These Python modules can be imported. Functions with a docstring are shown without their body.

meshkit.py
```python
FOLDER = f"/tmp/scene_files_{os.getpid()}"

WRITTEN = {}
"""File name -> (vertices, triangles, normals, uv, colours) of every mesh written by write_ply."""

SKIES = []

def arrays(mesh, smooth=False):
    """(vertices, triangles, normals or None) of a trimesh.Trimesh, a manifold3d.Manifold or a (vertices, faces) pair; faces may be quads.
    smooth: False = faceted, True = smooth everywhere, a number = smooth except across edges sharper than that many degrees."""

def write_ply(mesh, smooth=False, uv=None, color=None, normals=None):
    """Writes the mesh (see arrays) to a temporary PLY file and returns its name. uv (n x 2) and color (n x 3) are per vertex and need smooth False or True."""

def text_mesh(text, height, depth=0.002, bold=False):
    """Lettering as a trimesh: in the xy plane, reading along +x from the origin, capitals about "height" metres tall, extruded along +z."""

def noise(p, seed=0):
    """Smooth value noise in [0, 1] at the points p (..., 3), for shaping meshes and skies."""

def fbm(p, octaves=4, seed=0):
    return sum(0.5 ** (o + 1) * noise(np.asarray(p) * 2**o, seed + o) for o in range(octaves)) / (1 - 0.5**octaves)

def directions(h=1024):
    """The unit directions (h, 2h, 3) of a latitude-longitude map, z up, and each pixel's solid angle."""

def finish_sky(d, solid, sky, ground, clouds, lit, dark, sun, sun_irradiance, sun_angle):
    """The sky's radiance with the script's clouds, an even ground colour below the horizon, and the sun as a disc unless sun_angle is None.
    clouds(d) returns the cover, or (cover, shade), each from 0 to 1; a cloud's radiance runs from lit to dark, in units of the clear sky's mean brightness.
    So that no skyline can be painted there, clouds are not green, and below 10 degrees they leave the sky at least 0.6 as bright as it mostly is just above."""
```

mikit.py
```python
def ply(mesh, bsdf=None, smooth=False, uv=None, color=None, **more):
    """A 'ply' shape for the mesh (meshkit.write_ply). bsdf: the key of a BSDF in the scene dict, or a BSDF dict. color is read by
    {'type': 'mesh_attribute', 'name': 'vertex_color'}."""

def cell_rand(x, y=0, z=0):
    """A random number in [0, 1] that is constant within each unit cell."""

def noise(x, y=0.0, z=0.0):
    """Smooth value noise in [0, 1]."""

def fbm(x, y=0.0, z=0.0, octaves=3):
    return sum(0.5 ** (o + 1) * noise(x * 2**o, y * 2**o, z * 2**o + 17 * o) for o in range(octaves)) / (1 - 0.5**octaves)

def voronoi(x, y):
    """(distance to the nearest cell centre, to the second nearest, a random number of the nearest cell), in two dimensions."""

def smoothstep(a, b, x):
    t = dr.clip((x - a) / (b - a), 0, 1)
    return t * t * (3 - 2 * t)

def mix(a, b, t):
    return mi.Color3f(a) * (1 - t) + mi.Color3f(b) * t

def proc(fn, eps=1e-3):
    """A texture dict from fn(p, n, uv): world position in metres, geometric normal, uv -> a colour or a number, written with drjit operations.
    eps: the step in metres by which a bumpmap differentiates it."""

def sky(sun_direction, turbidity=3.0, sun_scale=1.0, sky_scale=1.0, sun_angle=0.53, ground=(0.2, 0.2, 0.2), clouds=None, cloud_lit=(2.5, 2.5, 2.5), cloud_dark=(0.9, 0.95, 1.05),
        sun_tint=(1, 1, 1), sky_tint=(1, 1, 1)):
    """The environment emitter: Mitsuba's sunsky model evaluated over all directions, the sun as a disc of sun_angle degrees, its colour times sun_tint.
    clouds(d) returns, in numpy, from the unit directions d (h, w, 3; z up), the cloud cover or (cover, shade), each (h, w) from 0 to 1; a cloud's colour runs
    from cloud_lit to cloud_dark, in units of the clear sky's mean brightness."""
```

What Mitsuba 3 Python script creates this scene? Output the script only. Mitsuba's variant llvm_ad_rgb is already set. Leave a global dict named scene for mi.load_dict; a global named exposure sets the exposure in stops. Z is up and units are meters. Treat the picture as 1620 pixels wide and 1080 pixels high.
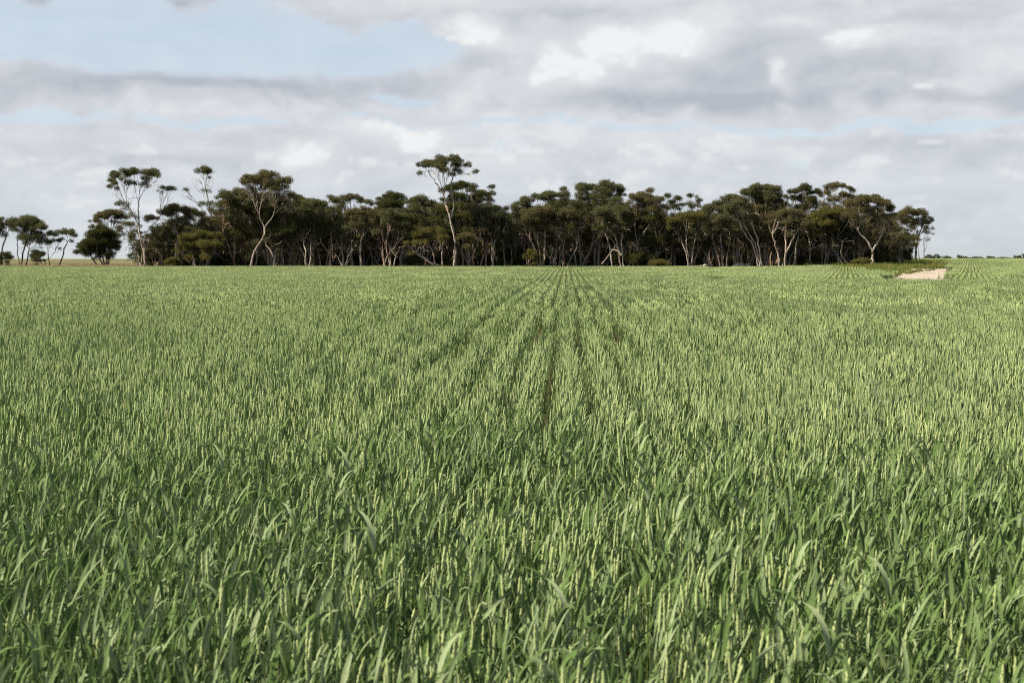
import math, random
import numpy as np, trimesh, drjit as dr, mitsuba as mi
import mikit, meshkit
T = mi.ScalarTransform4f
RNG = np.random.default_rng(7)
random.seed(7)
scene, labels = {}, {}

# ------------------------------------------------------------------ camera, sky, sun, exposure
CAMZ, FPX = 1.5, 2250.0                      # eye height; focal length in photograph pixels (1620 wide)
PITCH = math.atan(130 / FPX)
scene['camera'] = {
    'type': 'thinlens', 'fov': math.degrees(2 * math.atan(810 / FPX)), 'fov_axis': 'x',
    'aperture_radius': 0.0028, 'focus_distance': 13.0, 'near_clip': 0.05, 'far_clip': 9000.0,
    'to_world': T().look_at(origin=[0, 0, CAMZ], target=[0, math.cos(PITCH), CAMZ - math.sin(PITCH)], up=[0, 0, 1])}


def smooth(a, b, x):
    t = np.clip((x - a) / (b - a), 0, 1)
    return t * t * (3 - 2 * t)


def clouds(d):
    """Broken stratocumulus: layered banks, a clear pale gap to the left, sunlit cumulus heads above the middle and right."""
    az, el = np.arctan2(d[..., 0], d[..., 1]), np.arcsin(np.clip(d[..., 2], -1, 1))
    x, y = np.degrees(az), np.degrees(el)
    P = lambda sx, sy, k: np.stack([x * sx, y * sy, np.full_like(x, k)], -1)
    wx = meshkit.fbm(P(.30, .65, 3.3), 5, 5) - .5
    wy = meshkit.fbm(P(.28, .62, 8.1), 5, 9) - .5
    Q = lambda sx, sy, k, w=1.0: np.stack([(x + 4.2 * w * wx) * sx, (y + 2.2 * w * wy) * sy, np.full_like(x, k)], -1)
    big = meshkit.fbm(Q(.10, .42, 1.7, .6), 5, 21)
    mid = meshkit.fbm(Q(.34, .95, 4.2, .8), 6, 33)
    fine = meshkit.fbm(Q(.95, 2.0, 9.2, .9), 5, 41)
    streak = meshkit.fbm(Q(.16, 2.2, 6.6, .35), 5, 57)
    G = lambda cx, cy, rx, ry: np.exp(-(((x + 3.4 * wx + 1.1 * (fine - .5) - cx) / rx) ** 2 + ((y + 1.7 * wy + .7 * (fine - .5) - cy) / ry) ** 2))
    micro = meshkit.fbm(Q(2.1, 3.4, 5.5, 1.0), 4, 71)
    rag = .55 * mid + .45 * fine                                     # ragged edge shared by gaps and heads
    gap = np.zeros_like(x)
    for cx, cy, rx, ry, a in ((-12.5, 8.5, 8.5, 1.5, 1.15), (-16, 8.7, 6, 1.5, 1.1), (-5.6, 8.3, 3.4, 1.1, 1.0), (-4.2, 6.55, 1.5, .22, .8), (-18.5, 5.4, 3.8, .36, .8), (-12.5, 5.35, 4.5, .18, .75), (-5, 5.6, 3, .16, .6),
                              (8.5, 5.05, 7.5, .17, .75), (16.5, 5.2, 5, .2, .8), (-2, 4.2, 9, .18, .4), (12, 3.7, 7, .16, .4), (1, 5.3, 5, .15, .6)):
        gap = np.maximum(gap, a * G(cx, cy, rx, ry))
    clear = smooth(.34, .62, gap + .9 * (.5 - rag) + .04)
    haze_low = smooth(5.2, .5, y)
    head, shift = np.zeros_like(x), np.zeros_like(x)
    for cx, cy, rx, ry, a in ((-1.2, 8.75, 1.5, .75, 1), (2.4, 7.6, 1.7, 1.0, 1.15), (4.2, 8.5, 1.7, .8, 1.1), (6.8, 8.75, 2.0, .65, 1.05), (13.7, 8.2, 1.4, .75, 1), (10.9, 7.0, .5, .7, .72), (17.3, 6.55, 1.5, .3, .85), (11.8, 9.35, 1.0, .35, .7), (16, 8.7, 1.6, .5, .6),
                              (-4.4, 4.9, 2.6, .75, .95), (-8.3, 4.1, 1.8, .55, .85), (9.8, 4.7, 1.5, .45, .7), (5.2, 4.8, 2.0, .35, .6), (-1.5, 9.95, 3.5, .3, .6), (-12.6, 4.4, 2.2, .35, .5), (-17, 3.3, 2.5, .4, .4), (17, 2.9, 2.5, .4, .4), (-.5, 3.6, 2.5, .4, .5), (18.5, 5.3, 2.0, .22, .7), (-7.5, 3.3, 2, .3, .4), (13, 3.3, 2, .3, .4)):
        head = np.maximum(head, a * G(cx, cy, 1.2 * rx, 1.2 * ry))
        shift = np.maximum(shift, a * G(cx - .45 * rx, cy + .35 * ry, .9 * rx, .9 * ry))
    # heads: bright billows, crisp where they stand up-sun (upper left), fading into their own shade below and to the right
    form = .50 * head + .50 * np.clip(shift, 0, 1.3)
    crisp = smooth(.38, .74, .80 * form + 1.25 * (.45 * fine + .30 * micro + .25 * mid - .5))
    soft = smooth(.05, .95, head + .9 * (rag - .5))
    lit = np.clip((.50 * soft + .66 * crisp * smooth(.1, .5, head)) * (.82 + .7 * (micro - .5) + .5 * (fine - .5)) + .10 * crisp, 0, 1)
    small = meshkit.fbm(Q(.62, 1.9, 12.5, .5), 5, 88)                # little lit cloudlets in the low layers
    lit = np.maximum(lit, .62 * smooth(.56, .68, small) * smooth(5.6, 4.2, y) * smooth(.2, 1.2, y))
    dark = np.zeros_like(x)
    for cx, cy, rx, ry, a in ((-11.5, 6.75, 7.5, .5, .8), (-16, 6.4, 5, .4, .5), (-4.2, 6.8, 3, .35, .45), (8.5, 6.25, 7.5, .5, .95), (14.5, 6.3, 6, .5, .85), (13, 7.3, 6, .45, .5), (-15, 10.15, 5, .25, .9), (1, 6.0, 4, .25, .4), (-5.6, 5.45, 1.3, .22, .7),
                              (17.5, 9.4, 3, .7, .45), (2.2, 9.7, 2.4, .3, .5), (-1.7, 7.6, 1.7, .4, .4), (9.5, 8.0, 2, .5, .35), (-13.5, 3.9, 5, .3, .25), (4, 4.0, 6, .25, .2)):
        dark = np.maximum(dark, a * G(cx, cy, rx, ry) * (.65 + .7 * mid))
    shade = .52 + .55 * (big - .5) + .55 * (mid - .5) + .50 * (fine - .5) + .30 * (micro - .5) + .34 * (streak - .5) + dark * .50
    shade = shade * (1 - .95 * lit)
    shade = shade * (1 - .25 * haze_low) + .5 * .25 * haze_low
    veil = .60 + .14 * (streak - .5)
    cover = 1 - clear * (1 - veil) * 1.0 - .16 * haze_low * (1 - lit)
    shade = shade * (1 - clear) + clear * (.34 + .35 * (fine - .5))
    return np.clip(cover, 0, 1), np.clip(shade, 0, 1)


SUN = (-0.70, -0.20, 0.72)
scene['sky'] = mikit.sky(SUN, turbidity=3.0, sun_scale=1.6, sky_scale=.70, sun_angle=1.0, ground=(.10, .13, .06), clouds=clouds,
                         cloud_lit=(2.32, 2.36, 2.38), cloud_dark=(1.22, 1.31, 1.48), sun_tint=(1.0, .98, .94), sky_tint=(1.0, .98, .95))
exposure = 2.75

# ------------------------------------------------------------------ helpers
def sstep(a, b, x):
    t = np.clip((x - a) / (b - a), 0, 1)
    return t * t * (3 - 2 * t)


def gz(x, y):
    """Height of the land: level paddock, a slow rise to the right beyond 95 m and to the left beyond the crop."""
    x, y = np.asarray(x, float), np.asarray(y, float)
    k = x / np.maximum(y, 1.0)
    right = .97 * sstep(125, 250, y) * sstep(.16, .28, k)
    left = .7 * sstep(180, 225, y) * sstep(-.17, -.27, k)
    roll = .05 * np.sin(x * .11 + 1.3) * np.sin(y * .07) * sstep(20, 60, y)
    return right + left + roll


def at(px, py, D):
    """The point at distance D along y that a photograph pixel looks at."""
    a, b = (px - 810) / FPX, (540 - py) / FPX
    c, s = math.cos(PITCH), math.sin(PITCH)
    d = np.array([a, c + b * s, -s + b * c])
    return np.array([0, 0, CAMZ]) + d * (D / d[1])


def numbered(name):
    if name not in USED:
        USED[name] = 0
        return name
    USED[name] += 1
    return f'{name}_{USED[name]:03d}'


USED = {}


def thing(name, label, cat, group=None):
    key = numbered(name)
    labels[key] = {'label': label, 'category': cat}
    if group:
        labels[key]['group'] = group
    return key


def put(parent, part, mesh, bsdf, uv=None, smooth=False, label=None):
    key = numbered(f'{parent}__{part}')
    scene[key] = mikit.ply(mesh, bsdf, smooth=smooth, uv=uv)
    if label:
        labels[key] = {'label': label}
    return key


def join(parts):
    """[(v, f, uv)] -> one."""
    V, F, U, n = [], [], [], 0
    for v, f, u in parts:
        V.append(v); F.append(f + n); U.append(u); n += len(v)
    return np.vstack(V), np.vstack(F), np.vstack(U)


# ------------------------------------------------------------------ materials
def wheat_color(p, n, uv):
    organ, along = dr.floor(uv.y), uv.y - dr.floor(uv.y)
    r = uv.x
    patch = mikit.fbm(p.x * .35, p.y * .12, 3.0)
    tint = mikit.smoothstep(.3, .7, patch)
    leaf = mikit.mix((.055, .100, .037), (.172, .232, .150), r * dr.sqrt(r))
    leaf = mikit.mix(leaf, mi.Color3f(.085, .148, .052), tint * .4)
    vein = mikit.noise(p.x * 900, p.y * 900, p.z * 25)
    leaf = leaf * (.88 + .24 * vein)
    tip = mikit.smoothstep(.93, .99, along) * dr.select(r > .90, 1.0, 0.0)
    leaf = mikit.mix(leaf, mi.Color3f(.24, .21, .10), tip * .8)
    stem = mikit.mix((.11, .19, .06), (.17, .24, .09), r)
    ear = mikit.mix((.205, .290, .140), (.285, .368, .192), r)
    ear = ear * (.86 + .28 * mikit.noise(p.x * 260, p.y * 260, p.z * 160))
    c = dr.select(organ < .5, leaf, dr.select(organ < 1.5, stem, ear))
    return c


def leafy(a, b, c, share):
    """Gum foliage: each leaf its own tone between a and b, some fresh or dry leaves of tone c."""
    def fn(p, n, uv):
        base = mikit.mix(a, b, uv.x)
        return mikit.mix(base, mi.Color3f(*c), dr.select(uv.y < share, .8, 0.0))
    return fn


def thin(fn, rough=.5, trans=.7):
    return {'type': 'principledthin', 'base_color': mikit.proc(fn), 'roughness': rough, 'diff_trans': trans, 'eta': 1.45}


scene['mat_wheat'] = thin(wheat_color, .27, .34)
scene['mat_leaf_olive'] = thin(leafy((.048, .060, .032), (.082, .093, .050), (.115, .110, .055), .10))
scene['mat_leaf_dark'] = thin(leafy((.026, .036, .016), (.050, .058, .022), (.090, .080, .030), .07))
scene['mat_leaf_golden'] = thin(leafy((.052, .062, .023), (.088, .093, .034), (.125, .108, .038), .16))
scene['mat_leaf_bronze'] = thin(leafy((.052, .058, .031), (.090, .090, .048), (.125, .102, .056), .16))
scene['mat_leaf_grey'] = thin(leafy((.052, .060, .034), (.090, .094, .056), (.125, .105, .055), .10))
scene['mat_weed'] = thin(leafy((.060, .100, .028), (.115, .150, .045), (.23, .18, .09), .14))
scene['mat_dry_grass'] = thin(leafy((.16, .13, .09), (.245, .20, .14), (.14, .145, .075), .3))


def bark(pale, rust, dark):
    def fn(p, n, uv):
        a = mikit.fbm(p.x * 3.1, p.y * 3.1, p.z * .8)
        b = mikit.fbm(p.x * 9.0, p.y * 9.0, p.z * 2.2)
        c = mikit.mix(pale, rust, mikit.smoothstep(.46, .66, a))
        c = mikit.mix(c, mi.Color3f(*dark), mikit.smoothstep(.52, .74, b) * .75)
        return c
    return fn


scene['mat_bark_pale'] = {'type': 'diffuse', 'reflectance': mikit.proc(bark((.24, .232, .222), (.195, .17, .15), (.085, .078, .072)))}
scene['mat_bark_grey'] = {'type': 'diffuse', 'reflectance': mikit.proc(bark((.14, .134, .126), (.115, .098, .086), (.06, .055, .05)))}
scene['mat_bark_rust'] = {'type': 'diffuse', 'reflectance': mikit.proc(bark((.19, .165, .145), (.16, .11, .088), (.09, .07, .06)))}


def soil(p, n, uv):
    a = mikit.fbm(p.x * .9, p.y * .9, 1.0, 4)
    b = mikit.fbm(p.x * .05, p.y * .05, 5.0)
    field = mikit.mix((.030, .031, .018), (.055, .050, .030), a)
    far = mikit.mix((.055, .065, .040), (.105, .100, .066), mikit.smoothstep(.35, .65, b))
    litter = mikit.mix((.075, .058, .045), (.20, .165, .135), mikit.smoothstep(.45, .75, a))
    c = mikit.mix(field, litter, mikit.smoothstep(178, 184, p.y))
    wide = mikit.smoothstep(.245, .275, dr.abs(p.x / dr.maximum(p.y, 1.0)))
    return mikit.mix(c, far, dr.maximum(mikit.smoothstep(250, 290, p.y), wide * mikit.smoothstep(186, 192, p.y)))


def sand(p, n, uv):
    a = mikit.fbm(p.x * 1.1, p.y * .12, 2.0, 4)
    b = mikit.fbm(p.x * 3, p.y * .6, 4.0)
    c = mikit.mix((.238, .230, .220), (.178, .162, .148), mikit.smoothstep(.25, .95, a))
    green = mikit.smoothstep(.58, .80, mikit.fbm(p.x * .5 + 9, p.y * .16, 7.0))
    return mikit.mix(c * (.93 + .14 * b), mi.Color3f(.10, .115, .055), green * .8)


scene['mat_soil'] = {'type': 'diffuse', 'reflectance': mikit.proc(soil)}
scene['mat_sand'] = {'type': 'diffuse', 'reflectance': mikit.proc(sand)}


def stone(p, n, uv):
    a = mikit.fbm(p.x * 5, p.y * 5, p.z * 5, 4)
    return mikit.mix((.31, .28, .26), (.19, .155, .135), mikit.smoothstep(.38, .66, a))


scene['mat_stone'] = {'type': 'diffuse', 'reflectance': mikit.proc(stone)}

# ------------------------------------------------------------------ ground and track
def axis(fine0, fine1, step, far0, far1):
    a = list(np.arange(fine0, fine1 + .01, step))
    s, v = step, fine1
    while v < far1:
        s *= 1.25; v += s; a.append(v)
    s, v = step, fine0
    while v > far0:
        s *= 1.25; v -= s; a.insert(0, v)
    return np.array(a)


gx, gy = axis(-130, 130, 2.5, -5000, 5000), axis(-20, 340, 3, -600, 7000)
X, Y = np.meshgrid(gx, gy, indexing='ij')
V = np.stack([X, Y, gz(X, Y)], -1).reshape(-1, 3)
i, j = np.meshgrid(np.arange(len(gx) - 1), np.arange(len(gy) - 1), indexing='ij')
k = (i * len(gy) + j).ravel()
F = np.stack([k, k + len(gy), k + len(gy) + 1, k + 1], -1)
scene['ground'] = mikit.ply((V, F), 'mat_soil', smooth=True)
labels['ground'] = {'kind': 'structure', 'label': 'brown soil of the paddock under and between the wheat rows'}

TRACK = [  # (y, x left, x right) of the bare sandy track between the two crops
    (58, 15.4, 17.5), (80, 21.3, 24.2), (106, 28.0, 32.3), (130, 34.8, 39.7), (150, 41.0, 45.8), (175, 49.2, 53.4), (190, 54.8, 57.6), (215, 62.6, 65.2)]
TR = np.array(TRACK)
tl = lambda y: np.interp(y, TR[:, 0], TR[:, 1])
tr_ = lambda y: np.interp(y, TR[:, 0], TR[:, 2])
ys = np.arange(58, 176, .8)
us = np.linspace(0, 1, 13)
nl, nr = (.5 * (meshkit.fbm(np.stack([ys * .5, ys * 0 + s, ys * 0], -1), 3, 3) - .5) for s in (1, 7))
L_, R_ = tl(ys) + 2.4 * nl - .3, tr_(ys) + .9 * nr + .4
tx = L_[:, None] + (R_ - L_)[:, None] * us
ty = np.repeat(ys[:, None], 13, 1)
V = np.stack([tx, ty, gz(tx, ty) + .012 - .03 * (np.exp(-((us - .3) / .08) ** 2) + np.exp(-((us - .68) / .08) ** 2)) + .03], -1).reshape(-1, 3)
i, j = np.meshgrid(np.arange(len(ys) - 1), np.arange(12), indexing='ij')
k = (i * 13 + j).ravel()
scene['dirt_track'] = mikit.ply((V, np.stack([k, k + 1, k + 14, k + 13], -1)), 'mat_sand', smooth=True)
labels['dirt_track'] = {'kind': 'structure', 'label': 'pale bare sandy track between the two wheat crops at the right'}

# ------------------------------------------------------------------ wheat
def ribbons(base, azim, length, width, th0, curl, nseg, fold, tone, organ, twist=None, lo=0.0):
    """N tapering blades that leave upright-ish and arch over. fold > 0: a V section (three vertices a ring)."""
    N = len(base)
    s = np.linspace(0, 1, nseg + 1)
    th = th0[:, None] + curl[:, None] * s ** 1.6
    hor = np.stack([np.cos(azim), np.sin(azim), 0 * azim], -1)
    step = (length / nseg)[:, None]
    dz = np.cumsum(np.cos(th[:, :-1]) * step, 1)
    dh = np.cumsum(np.sin(th[:, :-1]) * step, 1)
    z = np.concatenate([np.zeros((N, 1)), dz], 1)
    h = np.concatenate([np.zeros((N, 1)), dh], 1)
    P = base[:, None] + h[..., None] * hor[:, None] + z[..., None] * np.array([0, 0, 1.0])
    side = np.stack([-np.sin(azim), np.cos(azim), 0 * azim], -1)[:, None] * np.ones((1, nseg + 1, 1))
    nor = -np.sin(th)[..., None] * np.array([0, 0, 1.0]) + np.cos(th)[..., None] * hor[:, None]
    if twist is not None:
        a = (twist[:, None] * s)[..., None]
        side, nor = side * np.cos(a) + nor * np.sin(a), nor * np.cos(a) - side * np.sin(a)
    w = width[:, None] * np.minimum(1, (.55 + 2.2 * s)) * np.clip(1 - s ** 2.6, .0, 1)
    w = w[..., None] / 2
    if fold:
        ring = np.stack([P - side * w - nor * w * fold, P, P + side * w - nor * w * fold], 2)
        m = 3
    else:
        ring = np.stack([P - side * w, P + side * w], 2)
        m = 2
    v = ring.reshape(-1, 3)
    a = np.arange(nseg)[:, None] * m + np.arange(m - 1)[None]
    q = np.stack([a, a + 1, a + m + 1, a + m], -1).reshape(-1, 4)
    f = np.concatenate([q[:, [0, 1, 2]], q[:, [0, 2, 3]]])
    f = (f[None] + (np.arange(N) * (nseg + 1) * m)[:, None, None]).reshape(-1, 3)
    along = np.broadcast_to(lo + s[None, :, None] * .98 * (1 - lo), (N, nseg + 1, m))
    uv = np.stack([np.broadcast_to(tone[:, None, None], along.shape), along + organ], -1).reshape(-1, 2)
    return v, f, uv


def spindles(base, direc, length, radius, rings, sides, tone, organ, bumps=False):
    N = len(base)
    s = np.linspace(0, 1, rings)
    prof = np.sin(np.clip(.10 + s * .86, 0, 1) * np.pi) ** .55
    if bumps:
        prof = prof * (1 + .22 * (np.arange(rings) % 2 * 2 - 1))
    prof[-1] *= .35
    ang = np.arange(sides) * 2 * np.pi / sides
    a = np.cross(direc, np.array([.3, .9, .1])); a /= np.linalg.norm(a, axis=1, keepdims=True)
    b = np.cross(direc, a)
    flat = .72
    circ = a[:, None] * np.cos(ang)[None, :, None] + flat * b[:, None] * np.sin(ang)[None, :, None]
    P = base[:, None] + direc[:, None] * (s[None, :, None] * length[:, None, None])
    v = (P[:, :, None] + circ[:, None] * (prof[None, :, None, None] * radius[:, None, None, None])).reshape(-1, 3)
    i, j = np.meshgrid(np.arange(rings - 1), np.arange(sides), indexing='ij')
    q = np.stack([i * sides + j, i * sides + (j + 1) % sides, (i + 1) * sides + (j + 1) % sides, (i + 1) * sides + j], -1).reshape(-1, 4)
    f = np.concatenate([q[:, [0, 1, 2]], q[:, [0, 2, 3]]])
    f = (f[None] + (np.arange(N) * rings * sides)[:, None, None]).reshape(-1, 3)
    along = np.broadcast_to(s[None, :, None] * .98, (N, rings, sides))
    uv = np.stack([np.broadcast_to(tone[:, None, None], along.shape), along + organ], -1).reshape(-1, 2)
    return v, f, uv


ROW = .28


def wheat_patch(rng, L, rows, per_m2, lod, leafy=1.0, spread=1.0, fill=1.0):
    n = int(per_m2 * L * rows * ROW)
    row = rng.integers(0, rows, n) - (rows - 1) / 2
    off = rng.normal(0, (.078, .040, .029, .027, .027)[lod] * spread, n)
    x = row * ROW + off
    y = rng.uniform(-L / 2, L / 2, n)
    base = np.stack([x, y, np.zeros(n)], -1)
    lean_a, lean = rng.uniform(0, 2 * np.pi, n), np.abs(rng.normal(0, .07, n))
    lean_v = np.stack([np.cos(lean_a) * np.sin(lean) + .03, np.sin(lean_a) * np.sin(lean), np.cos(lean)], -1)
    H = np.clip(rng.normal(.590, (.052, .045, .026, .022, .022)[lod], n) - (.3, .9, 1.2, 1.2, 1.2)[lod] * np.abs(off), .30, .70)
    eared = rng.random(n) < leafy * (.74, .88, .95, 1, 1)[lod] * (np.exp(-(off / .036) ** 2) if lod > 1 else np.exp(-(off / .095) ** 2) if lod else 1)
    top = base + lean_v * H[:, None]
    out = []
    tone = rng.random(n)
    fat = (1.0, 1.12, 1.4, 2.2, 3.2)[lod]
    # stems
    if lod == 0:
        out.append(ribbons(base + lean_v * .22 * 1, lean_a, H - .2, np.full(n, .0048), lean, np.zeros(n), 1, 0, tone, 1))
        out.append(ribbons(base + lean_v * .22 * 1, lean_a + 1.57, H - .2, np.full(n, .0048), np.zeros(n), np.zeros(n), 1, 0, tone, 1))
    elif lod == 1:
        out.append(ribbons(base + lean_v * .3, np.where(rng.random(n) < .5, 0, np.pi) + np.pi / 2, H - .3, np.full(n, .005), lean * .3, np.zeros(n), 1, 0, tone, 1))
    # ears
    e = np.flatnonzero(eared)
    ear_dir = lean_v[e] + rng.normal(0, .09, (len(e), 3)) * [1, 1, .2]
    ear_dir /= np.linalg.norm(ear_dir, axis=1, keepdims=True)
    el, er = rng.uniform(.048, .076, len(e)), rng.uniform(.0036, .0047, len(e)) * fat
    rings, sides = ((9, 6), (4, 4), (3, 3), (2, 3), (2, 3))[lod]
    out.append(spindles(top[e], ear_dir, el, er, rings, sides, rng.random(len(e)), 2, bumps=lod == 0))
    # leaves
    nseg, fold = ((5, .35), (3, 0), (2, 0), (1, 0), (1, 0))[lod]
    plan = ((.09, (.09, .17), 1.0), (.16, (.12, .20), 1.0), (.26, (.14, .22), .8))
    plan = plan[:(3, 2, 2, 1, 1)[lod]]
    for q, (below, (l0, l1), share) in enumerate(plan):
        k = np.flatnonzero(rng.random(n) < share)
        m = len(k)
        azim = np.where(rng.random(m) < .35, rng.normal(0, .7, m), rng.uniform(0, 2 * np.pi, m))
        if lod == 1:
            azim = np.where(rng.random(m) < .5, np.where(rng.random(m) < .5, 1.57, -1.57) + rng.normal(0, .6, m), azim)
        if lod >= 2:                                                       # the blades that show far off lie along the row
            azim = np.where(rng.random(m) < .5, 1.57, -1.57) + rng.normal(0, .55, m)
        extra = np.where(eared[k], 0, .09 if q == 0 else 0)
        b = base[k] + lean_v[k] * (np.maximum(H[k] - below + extra, .06))[:, None]
        th0 = np.abs(rng.normal(.30, .17, m)) * (.9, .72, .6, .6, .6)[lod]
        curl = np.where(rng.random(m) < (.12 + .24 * (1 - leafy), .13, .1, .1, .1)[lod], rng.uniform(1.0, 2.3, m), rng.uniform(.1, .75, m))
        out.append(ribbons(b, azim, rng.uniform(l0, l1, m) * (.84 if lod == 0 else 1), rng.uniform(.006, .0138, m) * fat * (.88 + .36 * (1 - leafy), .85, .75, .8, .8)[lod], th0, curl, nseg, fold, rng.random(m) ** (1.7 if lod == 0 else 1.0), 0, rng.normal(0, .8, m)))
    # low tillers that close the floor between the rows
    m = int((120, 90, 44, 20, 10)[lod] * fill * L * rows * ROW)
    b = np.stack([rng.uniform(-.5, .5, m) * rows * ROW, rng.uniform(-L / 2, L / 2, m), np.zeros(m)], -1)
    out.append(ribbons(b, rng.uniform(0, 6.28, m), (rng.uniform(.20, .42, m) if lod == 0 else rng.uniform(.14, .30, m) * (1 if spread == 1 else .72)), rng.uniform(.009, .014, m) * (1, 1.15, 1.8, 3, 5)[lod], np.abs(rng.normal(.25, .15, m)), rng.uniform(.2, 1.3, m), (3, 2, 2, 1, 1)[lod], 0, rng.random(m) * .6, 0))
    return join(out)


wr = np.random.default_rng(11)
LODS = (  # far end, patch length, rows, plants per square metre, variants
    (8.0, .56, 1, 760, 9), (24.0, 1.12, 1, 580, 9), (62.0, 2.24, 2, 250, 6), (118.0, 4.48, 4, 95, 6), (420.0, 4.48, 4, 44, 6))
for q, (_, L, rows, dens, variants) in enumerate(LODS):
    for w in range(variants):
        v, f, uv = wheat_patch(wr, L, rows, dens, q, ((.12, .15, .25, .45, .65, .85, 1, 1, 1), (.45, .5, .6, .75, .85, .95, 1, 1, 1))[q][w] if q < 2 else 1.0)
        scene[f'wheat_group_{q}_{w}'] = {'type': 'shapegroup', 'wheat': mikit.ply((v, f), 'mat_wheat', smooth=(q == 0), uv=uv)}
for q in (1, 2, 3, 4):                                                    # thinner, narrower rows with open furrows between
    _, L, rows, dens, variants = LODS[q]
    for w in range(4):
        v, f, uv = wheat_patch(wr, L, rows, dens * .92, q, (.7, .8, .9, 1)[w], .66 if q < 3 else .50, .8)
        scene[f'wheat_group_{q}_{100 + w}'] = {'type': 'shapegroup', 'wheat': mikit.ply((v, f), 'mat_wheat', uv=uv)}
COUNT = [0]
GAPS = [(964, 528, 16.6, .17, 2.2), (873, 516, 18.2, .17, 2.6), (781, 521, 17.6, .17, 1.6), (722, 541, 15.0, .22, 1.4), (930, 500, 20, .1, 1.5)]
GAPS = [(*at(px, py, D)[:2], rx, ry) for px, py, D, rx, ry in GAPS]
main_yaw = math.atan(85 / FPX)
head_yaw, right_yaw = math.atan(530 / FPX), math.atan(725 / FPX)


def crop(x, y):
    """Which crop stands at x, y: 1 the main paddock, 2 its headland on the right, 3 the crop beyond the track, 0 none."""
    k = x / np.maximum(y, .1)
    edge = 181.0 - np.clip(k + .24, -1, 0) * 20
    left_of = x < tl(y) - .2
    right_of = x > tr_(y) + .3
    n = meshkit.noise(np.stack([x * .55, y * .13, x * 0 + 3], -1), 8) - .5
    left_of, right_of = x < tl(y) - .2 + 1.5 * n, x > tr_(y) + .3 + .9 * n
    front = 60 + 13 * n + 620 * np.clip(.287 - k, 0, .03)
    on = np.where(y < front, True, left_of)
    who = np.where(on & (y < edge), 1, 0)
    head = (k > .135 + .02 * np.sin(y * .2)) & (y > 62) & (y < 168 - 1250 * np.clip(k - .222, 0, .042)) & left_of
    who = np.where(who & (k > .135) & (y > 62), 0, who)
    who = np.where(head, 2, who)
    who = np.where(right_of & (y >= front) & (y < 400), 3, who)
    return who


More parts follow.
